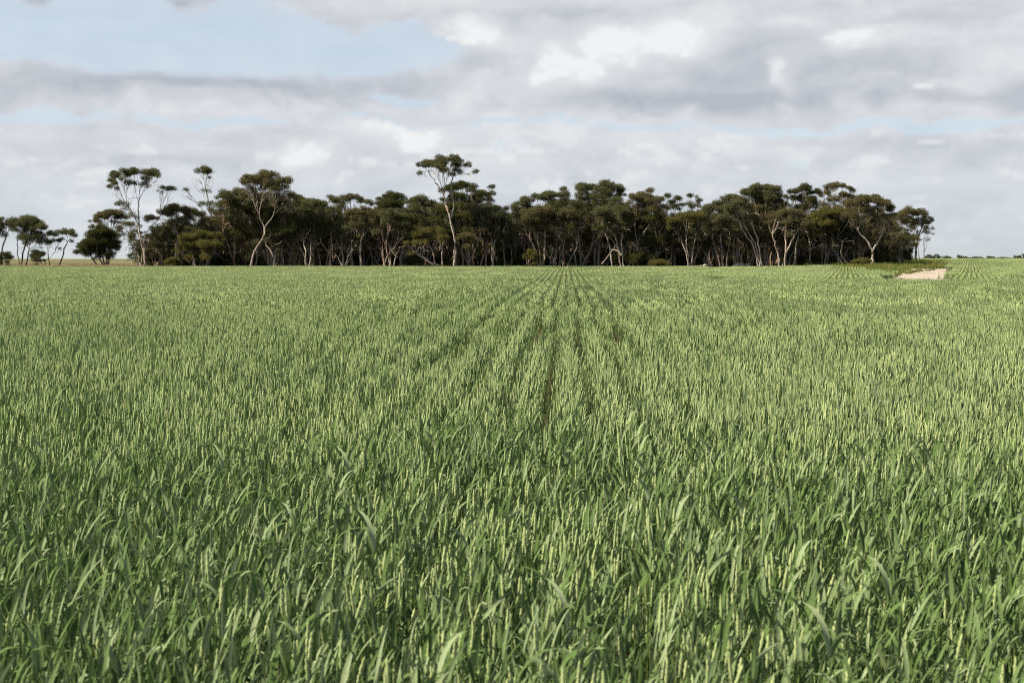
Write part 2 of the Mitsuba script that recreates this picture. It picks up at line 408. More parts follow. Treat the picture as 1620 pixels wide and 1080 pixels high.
def plant(yaw, which):
    a = np.array([math.sin(yaw), math.cos(yaw)])
    b = np.array([math.cos(yaw), -math.sin(yaw)])
    for q, (y1, L, rows, dens, variants) in enumerate(LODS):
        y0 = LODS[q - 1][0] if q else .8
        if which > 1 and y1 < 50:
            continue
        R = y1 * 1.32
        W = ROW * rows
        nt, nl = int(R / L) + 2, int((.45 * R + 3) / W) + 2
        if which > 1:
            nl = int(R / W) + 2
        ti, li = np.meshgrid(np.arange(-1, nt), np.arange(-nl, nl + 1), indexing='ij')
        ti, li = ti.ravel(), li.ravel()
        P = (ti * L + (li % 3) * L / 3)[:, None] * a + (li * W)[:, None] * b
        x, y = P[:, 0], P[:, 1]
        wob = 1 + .34 * (meshkit.noise(np.stack([x * .9, y * .35, x * 0 + 4], -1), 6) - .5)
        ok = (y > (y0 * wob if q else y0)) & (y <= y1 * wob) & (np.abs(x) < .39 * y + 1.4)
        who = crop(x, y)
        ok &= (who == which)
        if which == 3:
            ok &= (y < 330)
        x, y = x[ok], y[ok]
        rnd = wr.random((len(x), 5))
        patch = meshkit.fbm(np.stack([x * .5, y * .16, x * 0 + 2.2], -1), 3, 12)
        fine = meshkit.noise(np.stack([x * 2.1, y * .8, x * 0 + 5], -1), 4)
        calm = 1 - .72 * sstep(9, 22, y)
        hs = 1 + .16 * (patch - .5) * calm + .16 * (fine - .5) * calm + .05 * (rnd[:, 0] - .5) * calm
        mood = meshkit.fbm(np.stack([x * .42, y * .30, x * 0 + 8], -1), 3, 77) + .46 * sstep(3.4, 7.6, y) - .24 + .05 * np.clip(x / np.maximum(y, 2) / .3, -1, 1) * sstep(14, 4, y)
        mood = np.clip((mood - .32) / .38, 0, .999)
        which_patch = np.clip(mood * variants + rnd[:, 2] * 3 - 1.5, 0, variants - 1) if q < 2 else rnd[:, 2] * variants
        if q:
            lat0 = x * b[0] + y * b[1]
            op = (np.abs(lat0 - .35 + .25 * np.sin(y * .06)) < 3.6) if which == 1 else np.ones(len(x), bool)
            op &= (y > 12.5 + 1.5 * np.sin(x * 3.1))
            which_patch = np.where(op, 100 + rnd[:, 2] * 4, which_patch)
        if which == 1:
            lat = x * b[0] + y * b[1]
            for c in (-1.12, .56):                                   # rows thinned by the wheels of the seeder
                hs = np.where((np.abs(lat - c) < .14) & (y > 11) & (y < 70), hs * .90, hs)
            for cx, cy, rx, ry in GAPS:
                near = (np.abs((x - cx) * b[0] + (y - cy) * b[1]) < rx) & (np.abs(y - cy) < ry)
                hs = np.where(near, hs * .70, hs)
            hs = np.where((rnd[:, 4] < .02) & (y < 40), hs * .84, hs)
        z = gz(x, y)
        for n in range(len(x)):
            COUNT[0] += 1
            flip = -1.0 if rnd[n, 1] < .5 else 1.0
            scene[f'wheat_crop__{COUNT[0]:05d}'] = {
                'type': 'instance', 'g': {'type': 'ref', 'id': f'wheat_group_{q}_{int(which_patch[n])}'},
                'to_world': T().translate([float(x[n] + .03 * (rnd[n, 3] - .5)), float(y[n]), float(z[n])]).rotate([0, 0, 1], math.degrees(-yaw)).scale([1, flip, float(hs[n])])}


plant(main_yaw, 1)
plant(head_yaw, 2)
plant(right_yaw, 3)
labels['wheat_crop'] = {'label': 'green wheat in ear sown in rows across the whole paddock', 'category': 'wheat', 'kind': 'stuff'}

# ------------------------------------------------------------------ grass strips
def tuft_patch(rng, size, n, h0, h1, width, spread, seeds=0):
    base = np.stack([rng.uniform(-size, size, n), rng.uniform(-size, size, n), np.zeros(n)], -1)
    clump = meshkit.noise(base * 1.3 + 3, int(rng.integers(0, 99)))
    length = rng.uniform(h0, h1, n) * (.45 + .9 * clump)
    v, f, uv = ribbons(base, rng.uniform(0, 6.28, n), length, rng.uniform(.6, 1.3, n) * width, np.abs(rng.normal(.1, spread, n)), rng.uniform(.1, 1.2, n), 2, 0, rng.random(n), 0)
    uv[:, 1] = np.repeat(rng.random(n), 6)
    return v, f, uv


gr = np.random.default_rng(5)
for w in range(3):
    v, f, uv = tuft_patch(gr, 1.2, 480, .3, .85, .03, .25)
    scene[f'dry_group_{w}'] = {'type': 'shapegroup', 'grass': mikit.ply((v, f), 'mat_dry_grass', uv=uv)}
    v, f, uv = tuft_patch(gr, 1.2, 480, .25, .75, .042, .35)
    scene[f'weed_group_{w}'] = {'type': 'shapegroup', 'grass': mikit.ply((v, f), 'mat_weed', uv=uv)}


def strew(name, group, pts, s0, s1):
    for n, (x, y) in enumerate(pts):
        scene[f'{name}__{n + 1:04d}'] = {'type': 'instance', 'g': {'type': 'ref', 'id': f'{group}_{int(gr.integers(0, 3))}'},
                                         'to_world': T().translate([float(x), float(y), float(gz(x, y))]).rotate([0, 0, 1], float(gr.uniform(0, 360))).scale([1, 1, float(gr.uniform(s0, s1))])}


pts = []
while len(pts) < 260:                                                     # dry strip at the left, beyond the crop
    y = gr.uniform(184, 200); k = gr.uniform(-.40, -.215 - .02 * gr.random())
    pts.append((k * y, y))
strew('dry_grass', 'dry_group', pts, .5, .85)
labels['dry_grass'] = {'label': 'tan dry grass strip between the wheat and the left trees', 'category': 'grass', 'kind': 'stuff'}
pts = []
while len(pts) < 560:
    y = gr.uniform(112, 235); k = gr.uniform(.20, .33)
    x = k * y
    lim = 168 - 1250 * min(max(k - .222, 0), .042)
    if (x < tl(y) - .8 and y > lim) or (174 < y and x < tr_(y) + .5):
        pts.append((x, y))
for n in range(170):                                                      # weeds on the grove's edge
    y = gr.uniform(181.3, 187); pts.append((gr.uniform(-.245, .24) * y, y))
strew('verge_grass', 'weed_group', pts, .65, 1.3)
labels['verge_grass'] = {'label': 'rank green weeds on the verge between the grove and the sandy track', 'category': 'grass', 'kind': 'stuff'}

for n in range(64):                                                       # small tufts that creep in from the track's edges
    y = gr.uniform(88, 172)
    x = tl(y) + gr.normal(-.5, .3) if gr.random() < .6 else tr_(y) + gr.normal(.35, .2)
    if n >= 34:                                                           # a tongue of weeds across its far, left-hand part
        y = gr.uniform(122, 176)
        x = tl(y) + gr.random() * (tr_(y) - tl(y)) * ((y - 118) / 58) ** 1.3
    k = float(gr.uniform(.12, .30))
    scene[f'verge_grass__{9000 + n}'] = {'type': 'instance', 'g': {'type': 'ref', 'id': f'weed_group_{n % 3}'},
                                         'to_world': T().translate([float(x), float(y), float(gz(x, y))]).rotate([0, 0, 1], n * 40.0).scale([k, k, float(gr.uniform(.25, .6))])}

# ------------------------------------------------------------------ trees
def tube(p, q, d0, d1, r0, r1, seg, sides, rng):
    """A limb from p to q that leaves along d0 and arrives along d1."""
    L = np.linalg.norm(q - p)
    s = np.linspace(0, 1, seg + 1)[:, None]
    h00, h10, h01, h11 = 2 * s**3 - 3 * s**2 + 1, s**3 - 2 * s**2 + s, -2 * s**3 + 3 * s**2, s**3 - s**2
    c = h00 * p + h10 * d0 * L + h01 * q + h11 * d1 * L
    c[1:-1] += rng.normal(0, .022 * L, (seg - 1, 3))
    t = np.gradient(c, axis=0); t /= np.linalg.norm(t, axis=1, keepdims=True) + 1e-9
    a = np.cross(t, [.35, .8, .15]); a /= np.linalg.norm(a, axis=1, keepdims=True) + 1e-9
    b = np.cross(t, a)
    ang = np.arange(sides) * 2 * np.pi / sides
    r = (r0 + (r1 - r0) * s[:, 0])[:, None, None]
    v = (c[:, None] + r * (a[:, None] * np.cos(ang)[None, :, None] + b[:, None] * np.sin(ang)[None, :, None])).reshape(-1, 3)
    i, j = np.meshgrid(np.arange(seg), np.arange(sides), indexing='ij')
    w = np.stack([i * sides + j, i * sides + (j + 1) % sides, (i + 1) * sides + (j + 1) % sides, (i + 1) * sides + j], -1).reshape(-1, 4)
    return v, np.concatenate([w[:, [0, 1, 2]], w[:, [0, 2, 3]]])


def unit(v):
    return v / (np.linalg.norm(v) + 1e-9)


def grow(p, d, targets, r, out, rng, twig=.021):
    """A forking limb from p, heading along d, that reaches every target; out collects (vertices, faces)."""
    n = len(targets)
    if n == 1:
        q = targets[0]
        L = np.linalg.norm(q - p)
        out.append(tube(p, q, d, unit(unit(q - p) + [0, 0, .35]), r, twig * .7, 3 if L < 1.2 else 4, 3 if r < .05 else 5, rng))
        return
    rel = targets - p
    dist = np.linalg.norm(rel, axis=1)
    dirs = rel / dist[:, None]
    c = unit(dirs.mean(0))
    _, _, vt = np.linalg.svd(dirs - dirs.mean(0), full_matrices=False)
    proj = dirs @ vt[0]
    cut = np.median(proj) if n < 5 else np.quantile(proj, rng.uniform(.33, .67))
    A = proj <= cut
    if A.all() or not A.any():
        A = np.arange(n) < n // 2
    step = min(np.median(dist) * rng.uniform(.16, .36), dist.min() * .9)
    q = p + step * unit(.5 * d + .6 * c + rng.normal(0, .10, 3))
    d1 = unit(q - p)
    out.append(tube(p, q, d, d1, r, max(r * .9, twig), 3, 5 if r > .05 else 3, rng))
    for m in (A, ~A):
        k = m.sum() / n
        grow(q, unit(d1 + .3 * unit((dirs[m]).mean(0))), targets[m], max(r * .92 * k ** .5, twig), out, rng, twig)


def merge(parts):
    V, F, n = [], [], 0
    for v, f in parts:
        V.append(v); F.append(f + n); n += len(v)
    return np.vstack(V), np.vstack(F)


def leaves(centres, radii, per, rng, size=1.0):
    """Leaf triangles hanging in rounded tufts about the centres."""
    n = np.maximum((per * (radii / .4) ** 2).astype(int), 12)
    idx = np.repeat(np.arange(len(centres)), n)
    N = len(idx)
    g = rng.normal(0, 1, (N, 3)); g /= np.linalg.norm(g, axis=1, keepdims=True)
    rad = rng.random(N) ** .45
    off = g * rad[:, None] * radii[idx][:, None] * [1.15, 1.15, .76]
    stray = rng.random(N) < .11
    off[stray] *= rng.uniform(1.1, 1.9, (stray.sum(), 1))
    P = centres[idx] + off
    ax = rng.normal(0, 1, (N, 3)) + [0, 0, -.85]; ax /= np.linalg.norm(ax, axis=1, keepdims=True)
    sd = np.cross(ax, rng.normal(0, 1, (N, 3))); sd /= np.linalg.norm(sd, axis=1, keepdims=True)
    L, w = rng.uniform(.15, .29, N) * size, rng.uniform(.032, .055, N) * size
    v = np.stack([P - sd * w[:, None] * .5, P + sd * w[:, None] * .5, P + ax * L[:, None]], 1).reshape(-1, 3)
    f = np.arange(3 * N).reshape(-1, 3)
    uv = np.repeat(rng.random((N, 2)), 3, 0)
    return v, f, uv


def pad_points(c, rx, ry, rz, rng, dens=2.6):
    """Twig ends under and in a flattened dome."""
    n = int(np.clip(dens * np.pi * rx * ry * (.6 + .5 * rz), 4, 44))
    a, r = rng.uniform(0, 6.28, n), np.sqrt(rng.random(n))
    h = np.sqrt(np.maximum(1 - r ** 2, 0)) * rng.uniform(.25, 1, n) - .25
    return c + np.stack([np.cos(a) * r * rx * .9, np.sin(a) * r * ry * .9, h * rz], -1)


def build_tree(key, base, stems, pads, r0, bark_m, leaf_m, rng, per=105, bare=.25, size=1.0, writer=None, clumps=True, thin_=None):
    """pads: (centre, rx, ry, rz). stems: (waypoints, pad indices). Parts: trunk(s), limb(s), leaf clump(s)."""
    W = writer or (lambda part, mesh, bsdf, uv=None: put(key, part, mesh, bsdf, uv, smooth=(55 if part in ('trunk', 'limb') else False)))
    pts = [pad_points(c, rx, ry, rz, rng) for c, rx, ry, rz in pads]
    trunks, limbs = [], []
    for way, own in stems:
        own = [o for o in own if o < len(pads)]
        tg = [pts[o] for o in own]
        n_leafy = sum(map(len, tg))
        if bare and n_leafy:                                                # dead twigs inside and under the crown
            for o in own:
                c, rx, ry, rz = pads[o]
                m = max(1, int(len(pts[o]) * bare))
                tg.append(c + rng.normal(0, 1, (m, 3)) * [rx * .7, ry * .7, rz * .4] - [0, 0, rz * 1.1 + .35])
        tg = np.vstack(tg)
        r = r0 * math.sqrt(max(len(own), 1) / len(pads)) * (1.0 if len(stems) == 1 else 1.15)
        p, d, tr = np.array(way[0]), None, []
        p = p - [0, 0, .3]
        d = unit(np.array(way[1]) - p) if len(way) > 1 else np.array([0, 0, 1.0])
        rr = r * 1.25
        for k in range(1, len(way)):
            q = np.array(way[k])
            nx = unit(np.array(way[k + 1]) - p) if k + 1 < len(way) else unit(.6 * unit(q - p) + .4 * unit(tg.mean(0) - q))
            r2 = rr * .86
            tr.append(tube(p, q, d, nx, rr, r2, 5, 7, rng))
            p, d, rr = q, nx, r2
        start = len(tr)
        sub = []
        rel = unit_rows(tg - p)
        order = np.argsort(rel @ unit(np.cross(d, [0, 1, 0]) + 1e-6))
        parts = np.array_split(order, 2 if len(tg) < 24 else 3)
        for q in parts:
            o2 = []
            grow(p, unit(d + .25 * rel[q].mean(0)), tg[q], max(rr * .95 * (len(q) / len(tg)) ** .5, .03), o2, rng)
            sub.append(merge(o2))
        if tr:
            trunks.append(merge(tr))
        limbs += sub
    for t in trunks:
        W('trunk', t, bark_m)
    for t in limbs:
        W('limb', t, bark_m)
    allv = []
    for (c, rx, ry, rz), pt, few in zip(pads, pts, thin_ or [1.0] * len(pads)):
        extra = pt[rng.random(len(pt)) < .22]
        extra = extra + rng.normal(0, 1, extra.shape) * [.35, .35, .2] - np.outer(rng.uniform(.3, 1.5, len(extra)) * min(1, rz + .3), [0, 0, 1])
        pt = np.vstack([pt, extra])
        rad = rng.uniform(.28, .62, len(pt)) * min(1.25, max(.7, .5 + .4 * rx))
        v, f, uv = leaves(pt + [0, 0, .08], rad, per * few, rng, size)
        if clumps:
            W('leaf_clump', (v, f), leaf_m, uv)
        else:
            allv.append((v, f, uv))
    if allv:
        v, f, uv = join(allv)
        W('crown', (v, f), leaf_m, uv)


def unit_rows(v):
    return v / (np.linalg.norm(v, axis=1, keepdims=True) + 1e-9)


LEAF = dict(o='mat_leaf_olive', d='mat_leaf_dark', g='mat_leaf_golden', b='mat_leaf_bronze', s='mat_leaf_grey')
BARK = dict(p='mat_bark_pale', g='mat_bark_grey', r='mat_bark_rust')
tree_rng = np.random.default_rng(23)


def hero(name, label, cat, D, base_px, pads, stems=None, nstem=2, r0=.22, bk='g', lf='o', deep=.55, per=105, bare=.25, group=None, fork=.25):
    """A tree measured in the photograph: pads are (x, y, rx, ry) of its leaf clumps, stems (waypoints, pad numbers), in its pixels at distance D."""
    rng = tree_rng
    key = thing(name, label, cat, group)
    m = D / FPX
    allx = [p[0] for p in pads]
    half = max((max(allx) - min(allx)) / 2 * m, 1.0)
    P, thin_ = [], []
    r0 = r0 * .56
    per = per * 2.1
    for cx, cy, rx, ry in pads:
        dy = rng.uniform(-1, 1) * min(half, 3.2) * deep
        c = at(cx, cy + ry * .35, D + dy)
        low = cy > min(q[1] for q in pads) + 17
        thin_.append(.5 if low else 1.12)
        P.append((c, max(1.17 * rx * m, .32), max(1.1 * rx * m, .32), max(1.55 * ry * m, .25)))
    bx = at(base_px, 420, D)[0]

    def ground(x, y):
        return np.array([x, y, float(gz(x, y))])

    if stems is None:
        order = np.argsort(allx)
        S = []
        for g in np.array_split(order, min(nstem, len(pads))):
            b = ground(bx + rng.normal(0, .28), D + rng.normal(0, .3))
            c = np.mean([P[o][0] for o in g], axis=0)
            h = fork * rng.uniform(.7, 1.3)
            w1 = b + (c - b) * h * np.array([.75, .75, 1.0]) + rng.normal(0, .12, 3)
            w2 = b + (c - b) * min(h * 1.7, .6) * np.array([.9, .9, 1.0]) + rng.normal(0, .18, 3)
            S.append(([b, w1, w2], list(g)))
    else:
        S = []
        for way, own in stems:
            pts = []
            for q, (x, y) in enumerate(way):
                p = at(x, y, D + (0 if q < 2 else rng.uniform(-.5, .5)))
                pts.append(ground(p[0], D + rng.normal(0, .15)) if q == 0 and y > 400 else p)
            S.append((pts, own))
    build_tree(key, None, S, P, r0, BARK[bk], LEAF[lf], rng, per=per, bare=max(bare, .12) * 1.5 if cat == 'tree' and lf != 'd' else bare, thin_=thin_ if lf != 'd' else None)
    return key


A_ = 'tree'
# -- far left group, farther off
hero('eucalypt_tree', 'grey eucalypt cut by the left edge of the photo', A_, 205, 2, [(4, 351, 14, 6), (20, 354, 9, 5), (-14, 352, 14, 7)], [([(1, 412), (4, 390), (10, 374)], [0, 1]), ([(1, 412), (-6, 380)], [2])], r0=.2)
hero('eucalypt_tree', 'round dark-topped eucalypt, second tree from the left edge', A_, 205, 32, [(30, 351, 13, 7), (46, 351, 18, 7), (62, 357, 10, 8), (55, 371, 14, 9), (44, 376, 13, 8), (60, 379, 10, 6)], [([(32, 412), (38, 395), (42, 380)], [1, 2, 3]), ([(32, 412), (27, 385)], [0]), ([(40, 412), (46, 396)], [4, 5])], r0=.22)
hero('eucalypt_tree', 'small thin eucalypt with tiny tiered tufts right of the round dark-topped one', A_, 208, 78, [(79, 369, 10, 4), (76, 381, 8, 4), (92, 379, 8, 4)], nstem=2, r0=.12, bare=.5)
hero('eucalypt_tree', 'slim eucalypt leaning right with a flat crown, alone against the sky at left', A_, 206, 94, [(98, 366, 8, 4), (109, 367, 11, 5), (117, 371, 5, 4)], [([(94, 412), (101, 395), (106, 385)], [0, 1, 2])], r0=.15)
hero('eucalypt_tree', 'arch-crowned eucalypt rising behind the dense dark tree at left', A_, 206, 172, [(150, 348, 9, 6), (160, 341, 13, 6), (176, 337, 14, 5), (190, 342, 11, 6)], nstem=2, r0=.2, lf='b', bare=.6)
hero('dense_tree', 'dense dark bushy tree under the arch-crowned eucalypt at left', A_, 203, 165, [(160, 366, 16, 9), (148, 376, 14, 9), (175, 372, 14, 10), (135, 386, 12, 9), (165, 384, 18, 9), (186, 388, 9, 9), (127, 396, 9, 6), (150, 395, 14, 6)], nstem=4, r0=.3, lf='d', per=135, bare=.1)
hero('eucalypt_tree', 'sparse leaning eucalypt just left of the tall twin-crowned one', A_, 190, 219, [(200, 356, 12, 8), (193, 366, 8, 6), (212, 372, 5, 4)], [([(220, 418), (214, 398), (206, 382)], [0, 1, 2])], r0=.13, lf='s', per=60, bare=.7)
hero('eucalypt_tree', 'tall twin-crowned eucalypt with pale trunk standing out at the left of the grove', A_, 184, 228,
     [(179, 276, 11, 6), (194, 273, 13, 6), (176, 286, 6, 6), (218, 271, 11, 6), (233, 271, 13, 6), (248, 276, 8, 6), (193, 322, 10, 4), (229, 292, 8, 3), (255, 297, 7, 3), (270, 298, 11, 4), (209, 341, 8, 5), (214, 291, 4, 2)],
     [([(231, 419), (226, 392), (221, 370), (216, 350), (204, 328)], [0, 1, 2, 6]), ([(231, 419), (226, 392), (221, 370), (219, 345), (219, 322)], [3, 4, 5, 7, 11, 10]), ([(229, 419), (228, 390), (227, 380), (237, 360), (252, 346)], [8, 9])], r0=.27, bk='p', per=130, bare=.35)
hero('eucalypt_tree', 'thin second trunk with sparse tufts leaning left beside the tall twin-crowned eucalypt', A_, 185, 223, [(214, 366, 6, 4), (209, 374, 5, 4), (226, 383, 5, 3)], [([(223, 419), (218, 402), (211, 388)], [0, 1]), ([(223, 419), (225, 395)], [2])], r0=.13, bk='p', per=70, bare=.9)
hero('dense_tree', 'low dark tree at the foot of the grove right of the tall twin-crowned eucalypt', A_, 190, 246, [(243, 388, 12, 10), (256, 379, 13, 10), (250, 398, 15, 8), (266, 392, 13, 10), (235, 400, 6, 6)], nstem=3, r0=.22, lf='d', per=140, bare=.05)
hero('eucalypt_tree', 'bronze-topped eucalypt with a slanting pale trunk, left end of the dense grove', A_, 186, 283, [(262, 335, 13, 7), (280, 330, 17, 7), (300, 336, 13, 6), (276, 352, 16, 9), (294, 358, 13, 9), (311, 339, 8, 5), (240, 345, 9, 7)], [([(283, 420), (278, 402), (282, 378), (276, 356)], [0, 1, 3, 6]), ([(283, 420), (281, 398), (290, 372)], [2, 4, 5])], r0=.2, bk='p', lf='b')
hero('mallee_tree', 'wide low mallee with a golden-green crown on the left front of the grove', A_, 183.5, 315, [(300, 374, 15, 6), (318, 371, 13, 6), (290, 386, 8, 8), (342, 373, 12, 6), (330, 384, 16, 8), (307, 388, 14, 9), (282, 398, 6, 7), (352, 384, 8, 8)], [([(312, 420), (304, 400)], [0, 2, 5, 6]), ([(316, 420), (318, 396)], [1]), ([(318, 420), (334, 402)], [3, 4, 7])], r0=.24, lf='g')
hero('eucalypt_tree', 'spindly tall eucalypt with one small umbrella tuft above a bare top', A_, 188, 345, [(322, 270, 12, 5), (327, 300, 6, 4), (320, 324, 9, 6), (338, 321, 8, 6), (352, 323, 8, 5), (341, 335, 7, 5), (293, 300, 4, 2), (327, 271, 8, 4)],
     [([(343, 420), (341, 385), (335, 350), (331, 322), (325, 298)], [0, 1, 7]), ([(343, 420), (341, 385), (336, 352)], [2, 3, 5]), ([(343, 420), (348, 372)], [4]), ([(343, 420), (341, 385), (330, 350), (312, 322)], [6])], r0=.22, bk='g', per=110, bare=1.1)
hero('eucalypt_tree', 'broad dark eucalypt with a slanting pinkish trunk left of the crooked one', A_, 186, 371, [(357, 309, 15, 7), (375, 304, 14, 8), (350, 324, 12, 6), (384, 310, 12, 8), (372, 322, 14, 8), (374, 335, 10, 6), (392, 322, 10, 7), (362, 340, 12, 8)], [([(371, 420), (362, 390), (353, 366)], [0, 2, 7]), ([(373, 420), (370, 385), (372, 352)], [1, 3, 4, 5, 6])], r0=.24, bk='r', lf='o')
hero('eucalypt_tree', 'tall eucalypt with a crooked S-bent bare pinkish trunk and layered crown', A_, 183, 397, [(398, 285, 15, 6), (424, 277, 15, 6), (412, 286, 13, 6), (446, 286, 14, 6), (397, 298, 12, 7), (440, 299, 14, 5), (455, 309, 12, 7), (393, 281, 8, 5), (425, 294, 10, 5)],
     [([(397, 420), (401, 402), (412, 383), (418, 372), (418, 360), (411, 344)], [0, 1, 2, 4, 7]), ([(397, 420), (401, 402), (412, 383), (418, 372), (419, 360), (431, 343)], [3, 5, 6, 8])], r0=.26, bk='p', lf='b', bare=.9)
hero('eucalypt_tree', 'hazy grey-brown eucalypt behind and right of the crooked trunk', A_, 192, 448, [(466, 313, 12, 8), (478, 320, 11, 8), (462, 330, 14, 9), (484, 331, 10, 8), (470, 346, 14, 10), (448, 328, 12, 8)], nstem=3, r0=.24, lf='b', bare=.8)
# -- centre left
hero('eucalypt_tree', 'dull green dome-topped eucalypt, first right of the hazy grey-brown one', A_, 187, 470, [(492, 320, 13, 6), (485, 333, 14, 8), (500, 331, 12, 7), (478, 350, 14, 9), (497, 349, 14, 9)], nstem=3, r0=.22, lf='o')
hero('eucalypt_tree', 'green eucalypt with two small tufts poking above its crown, forked pink trunk', A_, 185, 524, [(519, 313, 8, 3), (508, 321, 12, 6), (528, 318, 7, 4), (524, 331, 13, 8), (509, 345, 15, 9), (530, 352, 15, 9), (515, 362, 17, 8)], [([(524, 420), (521, 402), (510, 386), (506, 368)], [1, 4, 6]), ([(524, 420), (522, 402), (525, 382), (524, 362)], [0, 2, 3, 5])], r0=.22, bk='r', lf='o')
hero('eucalypt_tree', 'open see-through flat-topped eucalypt in the dip left of the centre', A_, 190, 556, [(545, 314, 9, 4), (558, 312, 12, 4), (574, 317, 9, 4), (584, 321, 7, 4), (540, 322, 6, 4)], nstem=3, r0=.18, lf='s', bare=.7)
hero('eucalypt_tree', 'slender pale-trunked eucalypt forking into a vase under a sparse crown', A_, 184, 571, [(556, 338, 12, 8), (572, 333, 14, 7), (587, 341, 12, 8), (545, 352, 10, 8), (566, 352, 14, 7)], [([(573, 420), (570, 400), (571, 382), (563, 362)], [0, 3]), ([(573, 420), (570, 400), (571, 382), (576, 364)], [1, 4]), ([(573, 420), (570, 400), (571, 382), (582, 362)], [2])], r0=.2, bk='p', lf='b', bare=.9)
hero('eucalypt_tree', 'bold dark dome-topped eucalypt standing above the left-centre canopy', A_, 190, 618, [(606, 314, 10, 5), (616, 310, 12, 5), (628, 311, 11, 5), (600, 320, 8, 5), (636, 319, 9, 5), (618, 321, 16, 6)], nstem=3, r0=.25, lf='d', per=130)
hero('mallee_tree', 'many-stemmed fan mallee with red-brown stems left of the centre', A_, 184, 612, [(594, 345, 14, 7), (612, 338, 15, 7), (630, 343, 14, 7), (602, 356, 14, 7), (625, 357, 14, 7), (640, 352, 9, 6)], nstem=6, r0=.3, bk='r', lf='o', bare=.8)
hero('eucalypt_tree', 'flat two-tier eucalypt with white twin trunks just left of the tallest tree', A_, 188, 668, [(654, 318, 13, 5), (668, 315, 11, 4), (680, 323, 13, 6), (694, 327, 10, 6), (658, 330, 12, 6), (690, 338, 10, 6)], [([(670, 420), (668, 370), (664, 345)], [0, 1, 4]), ([(674, 420), (676, 372), (675, 348)], [2, 3, 5])], r0=.22, bk='p', lf='o', bare=.5)
hero('mallee_tree', 'low wide mallee with a bright golden crown at the foot of the tallest tree', A_, 183, 690, [(660, 372, 13, 5), (675, 366, 13, 5), (690, 364, 11, 5), (649, 384, 9, 6), (664, 383, 12, 6), (700, 373, 9, 6), (684, 377, 12, 6)], [([(697, 420), (676, 411), (660, 400)], [0, 3, 4]), ([(692, 420), (685, 400)], [1, 6]), ([(700, 420), (700, 398)], [2, 5])], r0=.24, bk='p', lf='g', bare=.6)
hero('eucalypt_tree', 'tallest eucalypt, white forked trunk and broad umbrella crown', A_, 183, 719,
     [(667, 262, 9, 6), (682, 257, 11, 7), (697, 254, 11, 7), (711, 252, 11, 7), (725, 252, 10, 7), (738, 262, 9, 4), (720, 261, 9, 5), (753, 272, 4, 2), (690, 262, 10, 5)],
     [([(719, 420), (720, 392), (718, 371), (712, 348), (704, 318), (692, 292), (678, 272)], [0, 1, 8]), ([(719, 420), (720, 392), (718, 371), (712, 347), (703, 312)], [2, 3]), ([(719, 420), (720, 392), (718, 371), (712, 347), (718, 326), (714, 303), (717, 280)], [4, 5, 6, 7])], r0=.33, bk='p', lf='o', bare=.5, per=125)
hero('eucalypt_tree', 'wide-topped darker eucalypt right behind the tallest tree', A_, 189, 742, [(707, 300, 10, 7), (718, 294, 12, 7), (735, 293, 12, 7), (749, 299, 11, 7), (764, 304, 10, 6), (776, 305, 9, 6), (778, 296, 5, 2), (725, 310, 14, 8), (755, 313, 12, 6), (705, 315, 9, 8), (772, 315, 8, 6)], nstem=4, r0=.3, bk='g', lf='d', bare=.4)
hero('eucalypt_tree', 'spreading eucalypt with white zigzag limbs right of the tallest tree', A_, 185, 779, [(760, 334, 14, 7), (778, 331, 14, 6), (793, 338, 13, 8), (750, 348, 13, 8), (773, 351, 16, 8), (800, 352, 11, 8)], [([(780, 420), (778, 395), (777, 375), (765, 358)], [0, 3]), ([(780, 420), (778, 395), (778, 372)], [1, 4]), ([(780, 420), (780, 395), (788, 370)], [2, 5])], r0=.22, bk='p', lf='o', bare=.6)
hero('mallee_tree', 'small mallee with a rusty-gold cap just right of the tallest trunk', A_, 183, 745, [(732, 375, 9, 4), (744, 372, 11, 5), (752, 379, 7, 5)], nstem=3, r0=.17, bk='r', lf='b', bare=.5)
# -- centre right
hero('eucalypt_tree', 'eucalypt with flat side wings at the left shoulder of the right-hand canopy', A_, 188, 822, [(810, 328, 10, 4), (824, 321, 11, 6), (836, 314, 11, 6), (850, 312, 11, 6), (832, 330, 14, 8), (815, 340, 10, 7)], nstem=3, r0=.24, lf='o')
hero('mallee_tree', 'mallee with a cluster of stout pink trunks under a reddish canopy', A_, 184, 853, [(840, 338, 14, 8), (858, 332, 14, 8), (828, 352, 12, 8), (848, 354, 14, 8), (867, 346, 12, 8)], [([(851, 420), (848, 400), (838, 375)], [0, 2]), ([(856, 420), (853, 395), (850, 372)], [3]), ([(858, 420), (862, 392), (862, 366)], [1, 4])], r0=.3, bk='r', lf='b', bare=.7)
hero('eucalypt_tree', 'thin eucalypt with a slanting top tuft just left of the big double dome', A_, 191, 880, [(893, 299, 8, 3), (875, 308, 13, 6), (889, 307, 10, 6), (865, 309, 11, 6), (880, 320, 14, 7), (897, 318, 11, 7)], nstem=3, r0=.22, lf='o')
hero('mallee_tree', 'tangled grey mallee with a forked thin trunk and many dead twigs at the centre', A_, 184, 891, [(880, 340, 13, 7), (896, 334, 13, 7), (907, 345, 11, 7), (886, 354, 12, 6)], [([(892, 420), (890, 402), (893, 380)], [0, 3]), ([(892, 420), (905, 405), (913, 390)], [1, 2])], r0=.17, bk='g', lf='s', bare=1.4)
